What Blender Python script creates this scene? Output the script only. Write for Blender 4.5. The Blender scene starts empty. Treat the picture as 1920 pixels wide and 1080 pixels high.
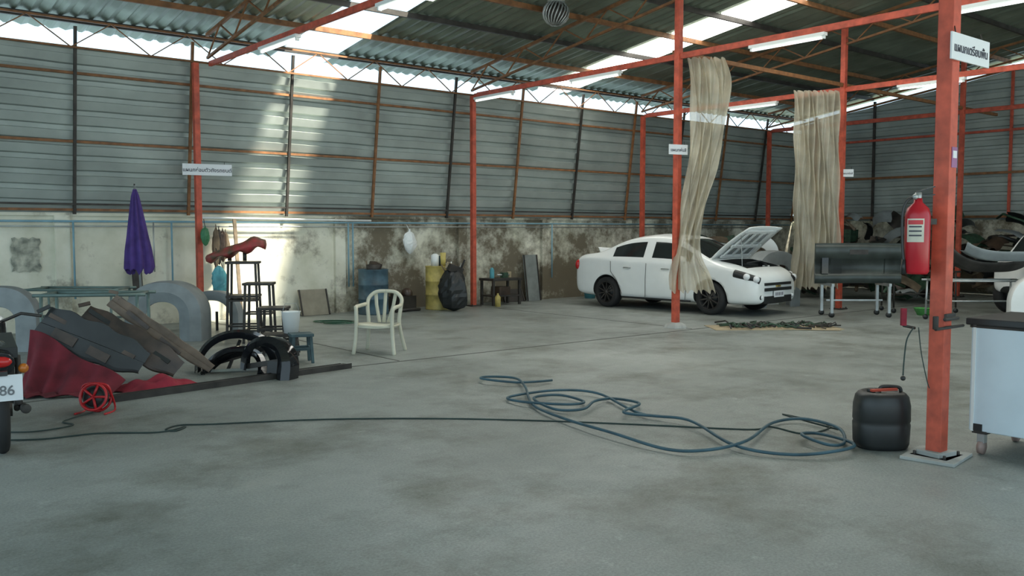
import bpy, bmesh, math, random
from mathutils import Vector, Matrix, Euler
random.seed(7)
S = bpy.context.scene
COL = S.collection
CA = math.radians(-39.64)      # heading of the camera in plan
EAVE = 4.9; SLOPE = 0.145

def W(l, f):
    """survey coordinates (metres right / metres ahead of the tripod) -> building coordinates"""
    return (.770*l+.638*f, -15.6-.638*l+.770*f)

# ------------------------------------------------------------------ materials
MATS = {}
def M(name, c, rough=.6, metal=0., var=.18, scale=5., bump=0., c2=None, spec=None, emis=0., trans=0., bscale=None):
    if name in MATS: return MATS[name]
    m = bpy.data.materials.new(name); m.use_nodes = True
    nt = m.node_tree; n = nt.nodes; L = nt.links
    b = n["Principled BSDF"]
    tc = n.new("ShaderNodeTexCoord")
    no = n.new("ShaderNodeTexNoise"); no.inputs["Scale"].default_value = scale; no.inputs["Detail"].default_value = 6
    L.new(tc.outputs["Object"], no.inputs["Vector"])
    cr = n.new("ShaderNodeValToRGB")
    cr.color_ramp.elements[0].position = .3; cr.color_ramp.elements[1].position = .7
    a = [x*(1-var) for x in c]; d = [min(1, x*(1+var)) for x in c] if c2 is None else c2
    cr.color_ramp.elements[0].color = (*a, 1); cr.color_ramp.elements[1].color = (*d, 1)
    L.new(no.outputs["Fac"], cr.inputs["Fac"]); L.new(cr.outputs["Color"], b.inputs["Base Color"])
    b.inputs["Roughness"].default_value = rough; b.inputs["Metallic"].default_value = metal
    if emis:
        L.new(cr.outputs["Color"], b.inputs["Emission Color"]); b.inputs["Emission Strength"].default_value = emis
    if bump:
        bn = n.new("ShaderNodeBump"); bn.inputs["Strength"].default_value = bump; bn.inputs["Distance"].default_value = .02
        n2 = n.new("ShaderNodeTexNoise"); n2.inputs["Scale"].default_value = bscale or scale*5; n2.inputs["Detail"].default_value = 6
        L.new(tc.outputs["Object"], n2.inputs["Vector"]); L.new(n2.outputs["Fac"], bn.inputs["Height"]); L.new(bn.outputs["Normal"], b.inputs["Normal"])
    if trans:
        out = n["Material Output"]
        tr = n.new("ShaderNodeBsdfTransparent"); tl = n.new("ShaderNodeBsdfTranslucent")
        L.new(cr.outputs["Color"], tl.inputs["Color"])
        m1 = n.new("ShaderNodeMixShader"); m1.inputs[0].default_value = .45
        m2 = n.new("ShaderNodeMixShader"); m2.inputs[0].default_value = trans
        L.new(b.outputs[0], m1.inputs[1]); L.new(tl.outputs[0], m1.inputs[2])
        L.new(m1.outputs[0], m2.inputs[1]); L.new(tr.outputs[0], m2.inputs[2]); L.new(m2.outputs[0], out.inputs[0])
    MATS[name] = m
    return m

RED = M("red_oxide_paint", (.50, .085, .045), .55, var=.3, scale=9)
ORANGE = M("rusty_primer_steel", (.22, .095, .035), .6, var=.35, scale=8)
SHEET = M("wall_sheet_metal", (.36, .40, .375), .45, .25, var=.22, scale=1.2, bump=.15, bscale=3)
ROOFM = M("roof_sheet_metal", (.21, .25, .20), .42, .5, var=.25, scale=1.5)
WHITEP = M("white_paint", (.78, .80, .78), .35, var=.05)
CARW = M("car_white_paint", (.88, .90, .88), .15, var=.02)
GLASS = M("dark_glass", (.02, .025, .025), .06, var=.1)
BLACK = M("black_plastic", (.018, .02, .02), .4, var=.3)
GLOSSB = M("gloss_black_paint", (.012, .013, .015), .08, var=.2)
RUBBER = M("tyre_rubber", (.02, .02, .02), .8, var=.3)
STEELD = M("dark_steel", (.05, .045, .04), .55, .4, var=.4)
STEEL = M("galvanised_steel", (.42, .44, .43), .4, .6, var=.2)
GREY = M("grey_primer", (.24, .265, .27), .55, var=.15)
REDC = M("red_cloth", (.24, .015, .03), .85, var=.45, scale=4, bump=.6, bscale=9)
MAROON = M("maroon_cloth", (.13, .012, .02), .9, var=.5, scale=4, bump=.5, bscale=8)
SEATC = M("red_green_cover", (.05, .10, .05), .6, var=.3, scale=6, c2=(.45, .04, .05))
REDP = M("red_gloss", (.50, .015, .02), .3, var=.15)
PURPLE = M("purple_fabric", (.075, .04, .20), .85, var=.3)
YEL = M("yellow_drum_paint", (.50, .40, .12), .5, var=.35)
BLUE = M("blue_drum_paint", (.045, .09, .12), .5, var=.5)
CREAM = M("cream_plastic", (.58, .56, .44), .45, var=.1)
CLOUDY = M("cloudy_plastic_sheet", (.72, .67, .54), .4, var=.2, scale=3, trans=.22)
HOSE = M("air_hose_rubber", (.035, .085, .11), .5, var=.3)
CABLE = M("cable_black_green", (.02, .04, .035), .6, var=.3)
PIPEB = M("blue_pvc", (.20, .36, .44), .5, var=.15)
CARD = M("cardboard", (.38, .31, .20), .85, var=.2)
WOOD = M("old_wood", (.16, .12, .08), .8, var=.4)
GREEN = M("green_plastic", (.10, .40, .10), .5, var=.2)
CYAN = M("cyan_plastic", (.10, .36, .42), .5, var=.3)
BROWN = M("dirty_brown_panel", (.055, .035, .024), .4, var=.6)
SIGNW = M("sign_white", (.72, .74, .76), .5, var=.04)
INK = M("ink_dark", (.05, .05, .07), .6, var=.1)
GOLD = M("gold_trim", (.6, .42, .1), .3, .8, var=.1)
LAMP = M("lamp_glass", (.85, .87, .88), .1, var=.05)
TAIL = M("tail_lamp_red", (.5, .02, .02), .15, var=.1)
CABW = M("cabinet_pale_blue", (.60, .69, .74), .4, var=.04)
TUBEW = M("white_plastic_film", (.85, .87, .85), .4, var=.03)
FLUO = M("fluorescent_tube_glass", (.9, .95, .92), .4, var=.03, emis=1.6)
SKYL = M("translucent_skylight", (1, .98, .90), .6, var=.03, emis=7.)
DGREEN = M("dark_green_parts", (.03, .07, .04), .6, var=.5, scale=15)
CONC = M("concrete_lump", (.36, .37, .35), .9)

# ------------------------------------------------------------------ mesh builder
class B:
    def __init__(s):
        s.v = []; s.f = []; s.mi = []; s.sm = []; s.mats = []
    def _m(s, mat):
        if mat not in s.mats: s.mats.append(mat)
        return s.mats.index(mat)
    def add(s, vs, fs, mat, smooth=False):
        o = len(s.v); i = s._m(mat)
        s.v += [tuple(p) for p in vs]
        for f in fs:
            s.f.append([o+k for k in f]); s.mi.append(i); s.sm.append(smooth)
    def box(s, c, d, mat, rot=(0, 0, 0), taper=1.):
        R = Euler([math.radians(a) for a in rot]).to_matrix()
        vs = []
        for z in (-.5, .5):
            k = taper if z > 0 else 1.
            for x, y in ((-.5, -.5), (.5, -.5), (.5, .5), (-.5, .5)):
                vs.append(Vector(c)+R @ Vector((x*d[0]*k, y*d[1]*k, z*d[2])))
        s.add(vs, [(3, 2, 1, 0), (4, 5, 6, 7), (0, 1, 5, 4), (1, 2, 6, 5), (2, 3, 7, 6), (3, 0, 4, 7)], mat)
    def beam(s, a, b, w, h, mat):
        a = Vector(a); b = Vector(b); d = (b-a).normalized()
        up = Vector((0, 0, 1)) if abs(d.z) < .95 else Vector((0, 1, 0))
        r = d.cross(up).normalized(); u = r.cross(d).normalized()
        vs = [p+r*x*w/2+u*y*h/2 for p in (a, b) for x, y in ((-1, -1), (1, -1), (1, 1), (-1, 1))]
        s.add(vs, [(3, 2, 1, 0), (4, 5, 6, 7), (0, 1, 5, 4), (1, 2, 6, 5), (2, 3, 7, 6), (3, 0, 4, 7)], mat)
    def path(s, pts, r, mat, n=8, close=False, radii=None):
        P = [Vector(p) for p in pts]; rings = []; N = len(P)
        prev = None
        for i, p in enumerate(P):
            if close: t = P[(i+1) % N]-P[i-1]
            else: t = P[min(i+1, N-1)]-P[max(i-1, 0)]
            t.normalize()
            if prev is None:
                up = Vector((0, 0, 1)) if abs(t.z) < .9 else Vector((1, 0, 0))
                u = t.cross(up).normalized()
            else:
                u = (prev-t*prev.dot(t)).normalized()
            prev = u; w = t.cross(u)
            rr = radii[i] if radii else r
            rings.append([p+(u*math.cos(a)+w*math.sin(a))*rr for a in [2*math.pi*k/n for k in range(n)]])
        vs = [q for R in rings for q in R]; fs = []
        for i in range(N if close else N-1):
            j = (i+1) % N
            for k in range(n):
                fs.append((i*n+k, i*n+(k+1) % n, j*n+(k+1) % n, j*n+k))
        if not close:
            fs.append(tuple(range(n))[::-1]); fs.append(tuple((N-1)*n+k for k in range(n)))
        s.add(vs, fs, mat, True)
    def tube(s, a, b, r, mat, n=8, r2=None):
        s.path([a, b], r, mat, n, radii=[r, r if r2 is None else r2])
    def lathe(s, prof, mat, c=(0, 0, 0), n=24, R=None, wob=0.):
        vs = []
        for r, z in prof:
            for k in range(n):
                a = 2*math.pi*k/n; q = r*(1+wob*math.sin(a*5+z*9))
                p = Vector((q*math.cos(a), q*math.sin(a), z))
                if R is not None: p = R @ p
                vs.append(Vector(c)+p)
        fs = []
        for i in range(len(prof)-1):
            for k in range(n): fs.append((i*n+k, i*n+(k+1) % n, (i+1)*n+(k+1) % n, (i+1)*n+k))
        fs.append(tuple(range(n))[::-1]); fs.append(tuple((len(prof)-1)*n+k for k in range(n)))
        s.add(vs, fs, mat, True)
    def grid(s, rows, mat, smooth=True, closeV=False):
        n = len(rows[0]); vs = [p for r in rows for p in r]; fs = []
        for i in range(len(rows)-1):
            for k in range(n if closeV else n-1):
                fs.append((i*n+k, i*n+(k+1) % n, (i+1)*n+(k+1) % n, (i+1)*n+k))
        s.add(vs, fs, mat, smooth)
    def sphere(s, c, r, mat, n=14, sc=(1, 1, 1)):
        rows = []
        for i in range(n//2+1):
            t = math.pi*i/(n//2)
            rows.append([(c[0]+r*sc[0]*math.sin(t)*math.cos(2*math.pi*k/n), c[1]+r*sc[1]*math.sin(t)*math.sin(2*math.pi*k/n), c[2]-r*sc[2]*math.cos(t)) for k in range(n)])
        s.grid(rows, mat, True, True)
    def mesh(s, name):
        me = bpy.data.meshes.new(name); me.from_pydata(s.v, [], s.f)
        for m in s.mats: me.materials.append(m)
        for p, i, sm in zip(me.polygons, s.mi, s.sm): p.material_index = i; p.use_smooth = sm
        me.update(); return me
    def build(s, name, loc=(0, 0, 0), rz=0, parent=None, bevel=0, sub=0, solid=0, rot=None, split=0):
        o = bpy.data.objects.new(name, s.mesh(name)); COL.objects.link(o)
        o.location = loc if len(loc) == 3 else (*loc, 0)
        o.rotation_euler = rot if rot else (0, 0, rz)
        if parent: o.parent = parent
        if solid:
            md = o.modifiers.new("solid", 'SOLIDIFY'); md.thickness = solid; md.offset = 0
        if bevel:
            md = o.modifiers.new("bevel", 'BEVEL'); md.width = bevel; md.segments = 2; md.limit_method = 'ANGLE'
        if sub:
            md = o.modifiers.new("sub", 'SUBSURF'); md.levels = sub; md.render_levels = sub
        if split:
            md = o.modifiers.new("split", 'EDGE_SPLIT'); md.split_angle = math.radians(split)
        return o

def empty(name, loc, rz=0):
    e = bpy.data.objects.new(name, None); COL.objects.link(e)
    e.location = loc if len(loc) == 3 else (*loc, 0); e.rotation_euler = (0, 0, rz); e.empty_display_size = .2
    return e
def text(name, body, size, loc, rot, mat, parent=None):
    c = bpy.data.curves.new(name, 'FONT'); c.body = body; c.size = size; c.extrude = .001
    c.align_x = 'CENTER'; c.align_y = 'CENTER'; c.offset = size*.012
    c.materials.append(mat)
    o = bpy.data.objects.new(name, c); COL.objects.link(o); o.location = loc; o.rotation_euler = rot
    if parent: o.parent = parent
    return o
def spline(pts, k=6):
    P = [Vector(p) for p in pts]; out = []
    for i in range(len(P)-1):
        a = P[max(i-1, 0)]; b = P[i]; c = P[i+1]; d = P[min(i+2, len(P)-1)]
        for j in range(k):
            t = j/k
            out.append(.5*((2*b)+(-a+c)*t+(2*a-5*b+4*c-d)*t*t+(-a+3*b-3*c+d)*t**3))
    out.append(P[-1]); return out

# ------------------------------------------------------------------ room shell
X0, X1 = -3.5, 24.0
# floor
def floor_mat():
    m = bpy.data.materials.new("worn_concrete_floor"); m.use_nodes = True
    nt = m.node_tree; n = nt.nodes; L = nt.links; b = n["Principled BSDF"]
    tc = n.new("ShaderNodeTexCoord")
    def noise(s, d=8, r=.6):
        x = n.new("ShaderNodeTexNoise"); x.inputs["Scale"].default_value = s; x.inputs["Detail"].default_value = d; x.inputs["Roughness"].default_value = r
        L.new(tc.outputs["Object"], x.inputs["Vector"]); return x
    def ramp(src, p0, c0, p1, c1):
        r = n.new("ShaderNodeValToRGB"); e = r.color_ramp.elements
        e[0].position = p0; e[0].color = (*c0, 1); e[1].position = p1; e[1].color = (*c1, 1)
        L.new(src, r.inputs[0]); return r
    def mul(a, c, f=1.):
        x = n.new("ShaderNodeMixRGB"); x.blend_type = 'MULTIPLY'; x.inputs[0].default_value = f
        L.new(a, x.inputs[1]); L.new(c, x.inputs[2]); return x
    base = ramp(noise(.45).outputs[0], .3, (.20, .22, .205), .7, (.33, .355, .335))
    st = ramp(noise(.8, 12, .74).outputs[0], .34, (.52, .51, .46), .52, (1, 1, 1))
    fine = ramp(noise(60, 12, .85).outputs[0], .32, (.50, .50, .50), .68, (1.4, 1.4, 1.4))
    sc = ramp(noise(4, 12, .78).outputs[0], .60, (0, 0, 0), .70, (.15, .155, .155))
    m2 = mul(mul(base.outputs[0], st.outputs[0]).outputs[0], fine.outputs[0])
    ad = n.new("ShaderNodeMixRGB"); ad.blend_type = 'ADD'; ad.inputs[0].default_value = 1
    L.new(m2.outputs[0], ad.inputs[1]); L.new(sc.outputs[0], ad.inputs[2])
    L.new(ad.outputs[0], b.inputs["Base Color"])
    rr = ramp(noise(2.5).outputs[0], .3, (.34,)*3, .7, (.62,)*3); L.new(rr.outputs[0], b.inputs["Roughness"])
    bp = n.new("ShaderNodeBump"); bp.inputs["Strength"].default_value = .3; bp.inputs["Distance"].default_value = .01
    L.new(noise(30).outputs[0], bp.inputs["Height"]); L.new(bp.outputs[0], b.inputs["Normal"])
    return m
FM = floor_mat()
b = B(); b.box((10, -13, -.05), (40, 32, .1), FM); b.build("floor")
b = B()
JM = M("floor_joint_dark", (.08, .08, .07), .9)
for y in (-6.35,): b.box(((X0+X1)/2, y, .0015), (X1-X0, .03, .003), JM)
for x in (5.9,): b.box((x, -3.2, .0015), (.02, 6.2, .003), JM)
for x in (11.5,): b.box((x, -3.2, .0015), (.015, 6.2, .003), JM)
b.build("trim_1")

# concrete wall
def wall_mat():
    m = bpy.data.materials.new("stained_rendered_wall"); m.use_nodes = True
    nt = m.node_tree; n = nt.nodes; L = nt.links; b = n["Principled BSDF"]; b.inputs["Roughness"].default_value = .85
    tc = n.new("ShaderNodeTexCoord"); sp = n.new("ShaderNodeSeparateXYZ"); L.new(tc.outputs["Object"], sp.inputs[0])
    def noise(s, d=8, r=.6):
        x = n.new("ShaderNodeTexNoise"); x.inputs["Scale"].default_value = s; x.inputs["Detail"].default_value = d; x.inputs["Roughness"].default_value = r
        L.new(tc.outputs["Object"], x.inputs["Vector"]); return x
    base = n.new("ShaderNodeValToRGB"); e = base.color_ramp.elements
    e[0].position = .3; e[0].color = (.58, .57, .44, 1); e[1].position = .7; e[1].color = (.86, .84, .72, 1)
    L.new(noise(1.2).outputs[0], base.inputs[0])
    mx = n.new("ShaderNodeMapRange"); mx.inputs[1].default_value = 6.8; mx.inputs[2].default_value = 9.4; mx.inputs[3].default_value = .02; mx.inputs[4].default_value = .18
    L.new(sp.outputs[0], mx.inputs[0])
    mz = n.new("ShaderNodeMapRange"); mz.inputs[1].default_value = 0; mz.inputs[2].default_value = 1.; mz.inputs[3].default_value = .08; mz.inputs[4].default_value = 0
    L.new(sp.outputs[2], mz.inputs[0])
    a1 = n.new("ShaderNodeMath"); L.new(noise(.9, 12, .74).outputs[0], a1.inputs[0]); L.new(mx.outputs[0], a1.inputs[1])
    a2 = n.new("ShaderNodeMath"); L.new(a1.outputs[0], a2.inputs[0]); L.new(mz.outputs[0], a2.inputs[1])
    st = n.new("ShaderNodeValToRGB"); e = st.color_ramp.elements
    e[0].position = .58; e[0].color = (0, 0, 0, 1); e[1].position = .74; e[1].color = (.92, .92, .92, 1)
    L.new(a2.outputs[0], st.inputs[0])
    mix = n.new("ShaderNodeMixRGB"); mix.inputs[2].default_value = (.11, .085, .05, 1)
    L.new(st.outputs[0], mix.inputs[0]); L.new(base.outputs[0], mix.inputs[1]); L.new(mix.outputs[0], b.inputs["Base Color"])
    return m
WM = wall_mat()
b = B()
b.box(((X0+X1)/2, .12, .92), (X1-X0+.3, .2, 1.84), WM)
for x in (3.6, 8.55, 11.5, 13.9, 16.7, 21.6, -.5): b.box((x, .0, .92), (.22, .12, 1.84), WM)
b.box(((X0+X1)/2, .1, 1.86), (X1-X0, .26, .05), WM)
b.build("wall_left")
b = B(); b.box((X1+.14, -11, .97), (.2, 22.4, 1.94), WM); b.build("wall_back")

def sheet_profile(z0, z1, pitch=.235):
    out = []; z = z0
    while z < z1:
        for dz, o in ((0, 0), (.56, -.026), (.64, .06), (.93, .055), (.999, 0)):
            zz = z+dz*pitch
            if zz <= z1: out.append((zz, o))
        z += pitch
    return out
b = B(); rows = []
xs = [X0+i*.55 for i in range(int((X1-X0)/.55)+1)]+[X1]
for z, o in sheet_profile(1.87, 4.58):
    rows.append([(x, -.35*(z-1.87)/2.75+o+.005*math.sin(x*2.1+z*3), z+.010*math.sin(x*1.1)+.005*math.sin(x*4.3+2)) for x in xs])
b.grid(rows, SHEET, False)
b.build("wall_left_cladding")
# gable end cladding (follows the roof line)
b = B(); ys = [-i*.6 for i in range(0, 38)]
pr = sheet_profile(1.87, 6.9)
rows = []
for z, o in pr:
    rows.append([(X1+o-.02, y, min(z, EAVE-.22+SLOPE*min(-y, 28+y)) + .006*math.sin(y*3)) for y in ys])
b.grid(rows, SHEET, False)
b.build("wall_back_cladding")

# roof
def roof_z(y): return EAVE+SLOPE*(-y if y > -14 else (28+y))
b = B()
def roof_piece(xa, xb, ya, yb):
    n = max(2, int((xb-xa)/.05)); cols = []
    for i in range(n+1):
        x = xa+(xb-xa)*i/n; ph = (x/.22) % 1
        o = .035 if ph < .35 else (.0 if ph > .5 and ph < .85 else .0175)
        cols.append((x, o))
    rows = [[(x, y, roof_z(y)+o+.05) for x, o in cols] for y in (ya, yb)]
    b.grid(rows, ROOFM, False)
SK = [(7.45, 8.55), (14.0, 14.85)]
edges = [X0, 7.45, 8.55, 14.0, 14.85, X1+.5]
for i in (0, 2, 4): roof_piece(edges[i], edges[i+1], .55, -14)
roof_piece(X0, X1+.5, -14, -20)
b.build("ceiling")
b = B()
def sky_piece(xa, xb, ya, yb):
    b.grid([[(xa, y, roof_z(y)+.045), (xb, y, roof_z(y)+.045)] for y in (ya, yb)], SKYL, False)
sky_piece(7.35, 8.65, -3.1, -14.0)
b.build("window_1")
b = B(); sky_piece(13.95, 14.9, .3, -14.0); b.build("window_2")

# purlins + rafters
b = B()
for i in range(0, 17):
    y = -.1-i*1.2; b.box(((X0+X1)/2, y, roof_z(y)), (X1-X0, .05, .09), ORANGE if i % 2 else STEELD)
b.build("roof_purlins")
BAYS = [.2, 5.85, 11.45, 16.7, 22.0]
b = B()
for x in BAYS:
    for ya, yb in ((-.45, -14), (-14, -20)):
        za, zb = roof_z(ya)-.07, roof_z(yb)-.07
        b.beam((x, ya, za), (x, yb, zb), .05, .05, ORANGE)
        b.beam((x, ya, za-.38), (x, yb, zb-.38), .04, .04, ORANGE)
        n = int(abs(yb-ya)/.55)
        for k in range(n):
            y1 = ya+(yb-ya)*k/n; y2 = ya+(yb-ya)*(k+1)/n
            z1 = roof_z(y1)-.07; z2 = roof_z(y2)-.07
            if k % 2: b.beam((x, y1, z1), (x, y2, z2-.38), .022, .022, ORANGE)
            else: b.beam((x, y1, z1-.38), (x, y2, z2), .022, .022, ORANGE)
b.build("roof_trusses")
# eave lattice girder
b = B()
for yy, zb in ((-.5, 4.42),):
    b.beam((X0, yy, zb), (X1-.2, yy, zb), .03, .03, ORANGE); b.beam((X0, yy, zb+.42), (X1-.2, yy, zb+.42), .03, .03, ORANGE)
    n = int((X1-X0)/.6)
    for k in range(n-1):
        xa = X0+k*.6
        b.beam((xa, yy, zb+(.42 if k % 2 else 0)), (xa+.6, yy, zb+(0 if k % 2 else .42)), .016, .016, ORANGE)
b.build("eave_lattice_girders")
# wall framing
b = B()
for i in range(-5, 11):
    x = 5.6+i*1.82
    if x > X0 and x < X1:
        b.beam((x, -.08, 1.86), (x, -.46, 4.75), .045, .045, STEELD if i % 2 else ORANGE)
for z in (1.93, 3.0, 4.05):
    y = -.06-.35*(z-1.87)/2.75
    b.beam((X0, y, z), (X1, y, z), .04, .04, ORANGE)
b.beam((X0, -.1, 2.02), (X1, -.1, 2.02), .03, .03, STEELD)
b.build("wall_left_girts")
b = B()
for i in range(0, 12):
    y = -.8-i*1.8; b.beam((X1-.08, y, 1.86), (X1-.08, y, roof_z(y)-.1), .06, .06, STEELD if i % 3 else RED)
for z in (1.95, 3.05, 4.1): b.beam((X1-.12, 0, z), (X1-.12, -20, z), .06, .06, RED if z > 4 else ORANGE)
b.beam((X1-.12, 0, EAVE-.2), (X1-.12, -14, roof_z(-14)-.2), .05, .05, ORANGE)
b.build("wall_back_girts")

# columns
def column(x, y, h, w=.13, parts=None):
    b = B()
    b.box((0, 0, h/2), (w, w, h), RED)
    b.box((0, 0, .012), (w+.16, w+.16, .024), STEELD)
    for sx in (-1, 1):
        for sy in (-1, 1): b.tube((sx*.105, sy*.105, .02), (sx*.105, sy*.105, .05), .012, STEELD, 6)
    if parts: parts(b)
    return b.build("steel_column", (x, y, 0), 0, bevel=.005)
for x in BAYS[1:]:
    column(5.62 if x < 6 else x, -.5, 4.40, .095)
def c2parts(b):
    b.lathe([(.2, 0), (.17, .05), (.1, .09)], CONC, n=10)
column(11.45, -6.0, roof_z(-6), .10, c2parts)
column(16.7, -5.85, roof_z(-5.85), .10)
column(22.0, -5.85, roof_z(-5.85), .10)
def c1parts(b):
    b.box((0, 0, .012), (.42, .36, .024), CONC, (0, 0, 8)); b.box((0, 0, .03), (.2, .18, .05), CONC, (0, 0, -10))
    b.tube((-.22, -.07, .93), (.2, -.07, .93), .012, STEELD)
    b.tube((-.1, -.075, .99), (.1, -.075, .99), .014, STEELD)
    b.tube((-.22, -.07, .93), (-.22, -.07, 1.02), .02, STEELD)
    b.box((.0, -.065, 1.0), (.14, .02, .05), STEELD)
C1 = (6.28, -12.71)
column(C1[0], C1[1], roof_z(-12.71), .108, c1parts)
# tie beams
def tie(x, y0, y1, z=4.4):
    b = B()
    b.box((x, (y0+y1)/2, z), (.05, abs(y1-y0), .08), RED)
    b.box((x+.07, (y0+y1)/2, z+.05), (.04, abs(y1-y0), .04), RED)
    b.build("tie_beam")
for x in BAYS[1:]: tie(x, -.56, -13.9)
b = B(); b.box((17.7, -5.85, 4.5), (12.4, .05, .07), ORANGE); b.build("tie_beam")
b = B(); b.box((15.1, -12.71, 4.6), (17.7, .05, .09), RED); b.build("tie_beam")

# fluorescent fittings
def tube_light(x, y, z=4.3, L=1.25):
    b = B()
    b.box((0, 0, .02), (.09, L, .045), TUBEW)
    b.tube((0, -L/2+.05, -.03), (0, L/2-.05, -.03), .018, FLUO)
    for s in (-1, 1): b.box((0, s*(L/2-.03), -.02), (.05, .03, .05), TUBEW)
    b.build("fluorescent_light_fitting", (x, y, z))
for x, y in ((5.85, -3.2), (5.85, -6.6), (11.45, -1.2), (11.45, -4.1), (11.45, -8.0), (11.45, -11.0), (16.7, -3.7), (16.7, -7.6), (16.7, -10.8)):
    tube_light(x, y, 4.315)

# roof ventilator
b = B()
for k in range(20):
    a = 2*math.pi*k/20
    b.path([(.22*math.sin(t)*math.cos(a+t*.4), .22*math.sin(t)*math.sin(a+t*.4), -.22*math.cos(t)) for t in [math.pi*j/8 for j in range(1, 8)]], .014, STEEL, 4)
b.lathe([(.15, .16), (.16, .30)], STEEL); b.sphere((0, 0, 0), .17, STEELD)
b.build("turbine_roof_ventilator", (10.5, -4.1, 5.30))

# wall pipes
b = B()
b.path([(X0, -.09, 1.74), (X1-.3, -.09, 1.76)], .018, PIPEB); b.path([(X0, -.09, 1.66), (X1-.3, -.09, 1.68)], .012, STEEL)
for x in (3.75, 8.7, 8.8, 14.05, 5.3): b.path([(x, -.1, 1.74), (x, -.1, .5)], .016, PIPEB)
b.path([(5.7, -.12, 1.82), (9.2, -.12, 1.79)], .02, TUBEW)
b.path([(5.0, -.1, .9), (5.0, -.1, 1.74)], .014, STEEL)
b.build("wall_pipework")

# ------------------------------------------------------------------ signs
def sign(name, body, x, y, z, w, h, rz, ts):
    e = empty(name, (x, y, z), rz)
    b = B(); b.box((0, 0, 0), (w, .012, h), SIGNW); b.build("board", parent=e)
    text("lettering", body, ts, (0, -.0085, -.01), (math.pi/2, 0, 0), INK, e)
    b = B()
    b.tube((-w*.35, .01, h/2), (-w*.35, .02, h/2+.05), .004, STEELD); b.tube((w*.35, .01, h/2), (w*.35, .02, h/2+.05), .004, STEELD)
    b.build("hanger_wires", parent=e)
sign("hanging_sign", "แผนกเตรียมพื้น", C1[0]+.16, C1[1]-.075, 2.84, .58, .18, 0, .082)
sign("hanging_sign", "แผนกซ่อมตัวถังรถยนต์", 5.75, -.6, 2.62, .80, .19, math.radians(-12), .085)
sign("hanging_sign", "แผนกพ่นสี", 11.35, -6.1, 2.9, .36, .16, math.radians(-15), .07)
sign("hanging_sign", "แผนกขัดสี", 16.75, -5.95, 2.75, .24, .15, CA, .05)
b = B(); b.box((0, 0, 0), (.08, .004, .14), M("sticker_purple", (.3, .12, .25), .5)); b.box((0, -.003, .02), (.055, .002, .05), SIGNW)
b.build("column_sticker", (C1[0]+.01, C1[1]-.057, 2.1))

# ------------------------------------------------------------------ curtains
def curtain(name, loc, spec, folds, amp, rz):
    """spec: list of (z, centre offset, width)"""
    b = B(); rows = []
    sp = spline([Vector(s) for s in spec], 8)
    n = 90
    for q in sp:
        z, c, w = q
        row = []
        for i in range(n+1):
            t = i/n
            a = amp*(.5+.5*math.sin(z*1.3+t*9)) + amp*.4
            row.append((c+(t-.5)*w+.02*math.sin(z*5+t*20), a*math.sin(t*folds*2*math.pi+.5*math.sin(z*1.7)) , z+.03*math.sin(t*folds*2*math.pi)))
        rows.append(row)
    b.grid(rows, CLOUDY)
    return b.build(name, loc, rz)
curtain("plastic_curtain", (11.45, -6.14, 0), [(4.36, .34, .62), (4.0, .40, .66), (3.3, .38, .56), (2.6, .28, .48), (2.0, .17, .40), (1.55, .10, .34), (1.2, .08, .42), (.85, .14, .68), (.6, .18, .76)], 7, .06, CA)
curtain("plastic_curtain", (16.35, -6.0, 0), [(4.33, -.48, .90), (3.3, -.46, .88), (2.3, -.44, .90), (1.3, -.40, .92), (.45, -.44, .95)], 9, .07, CA)

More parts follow.
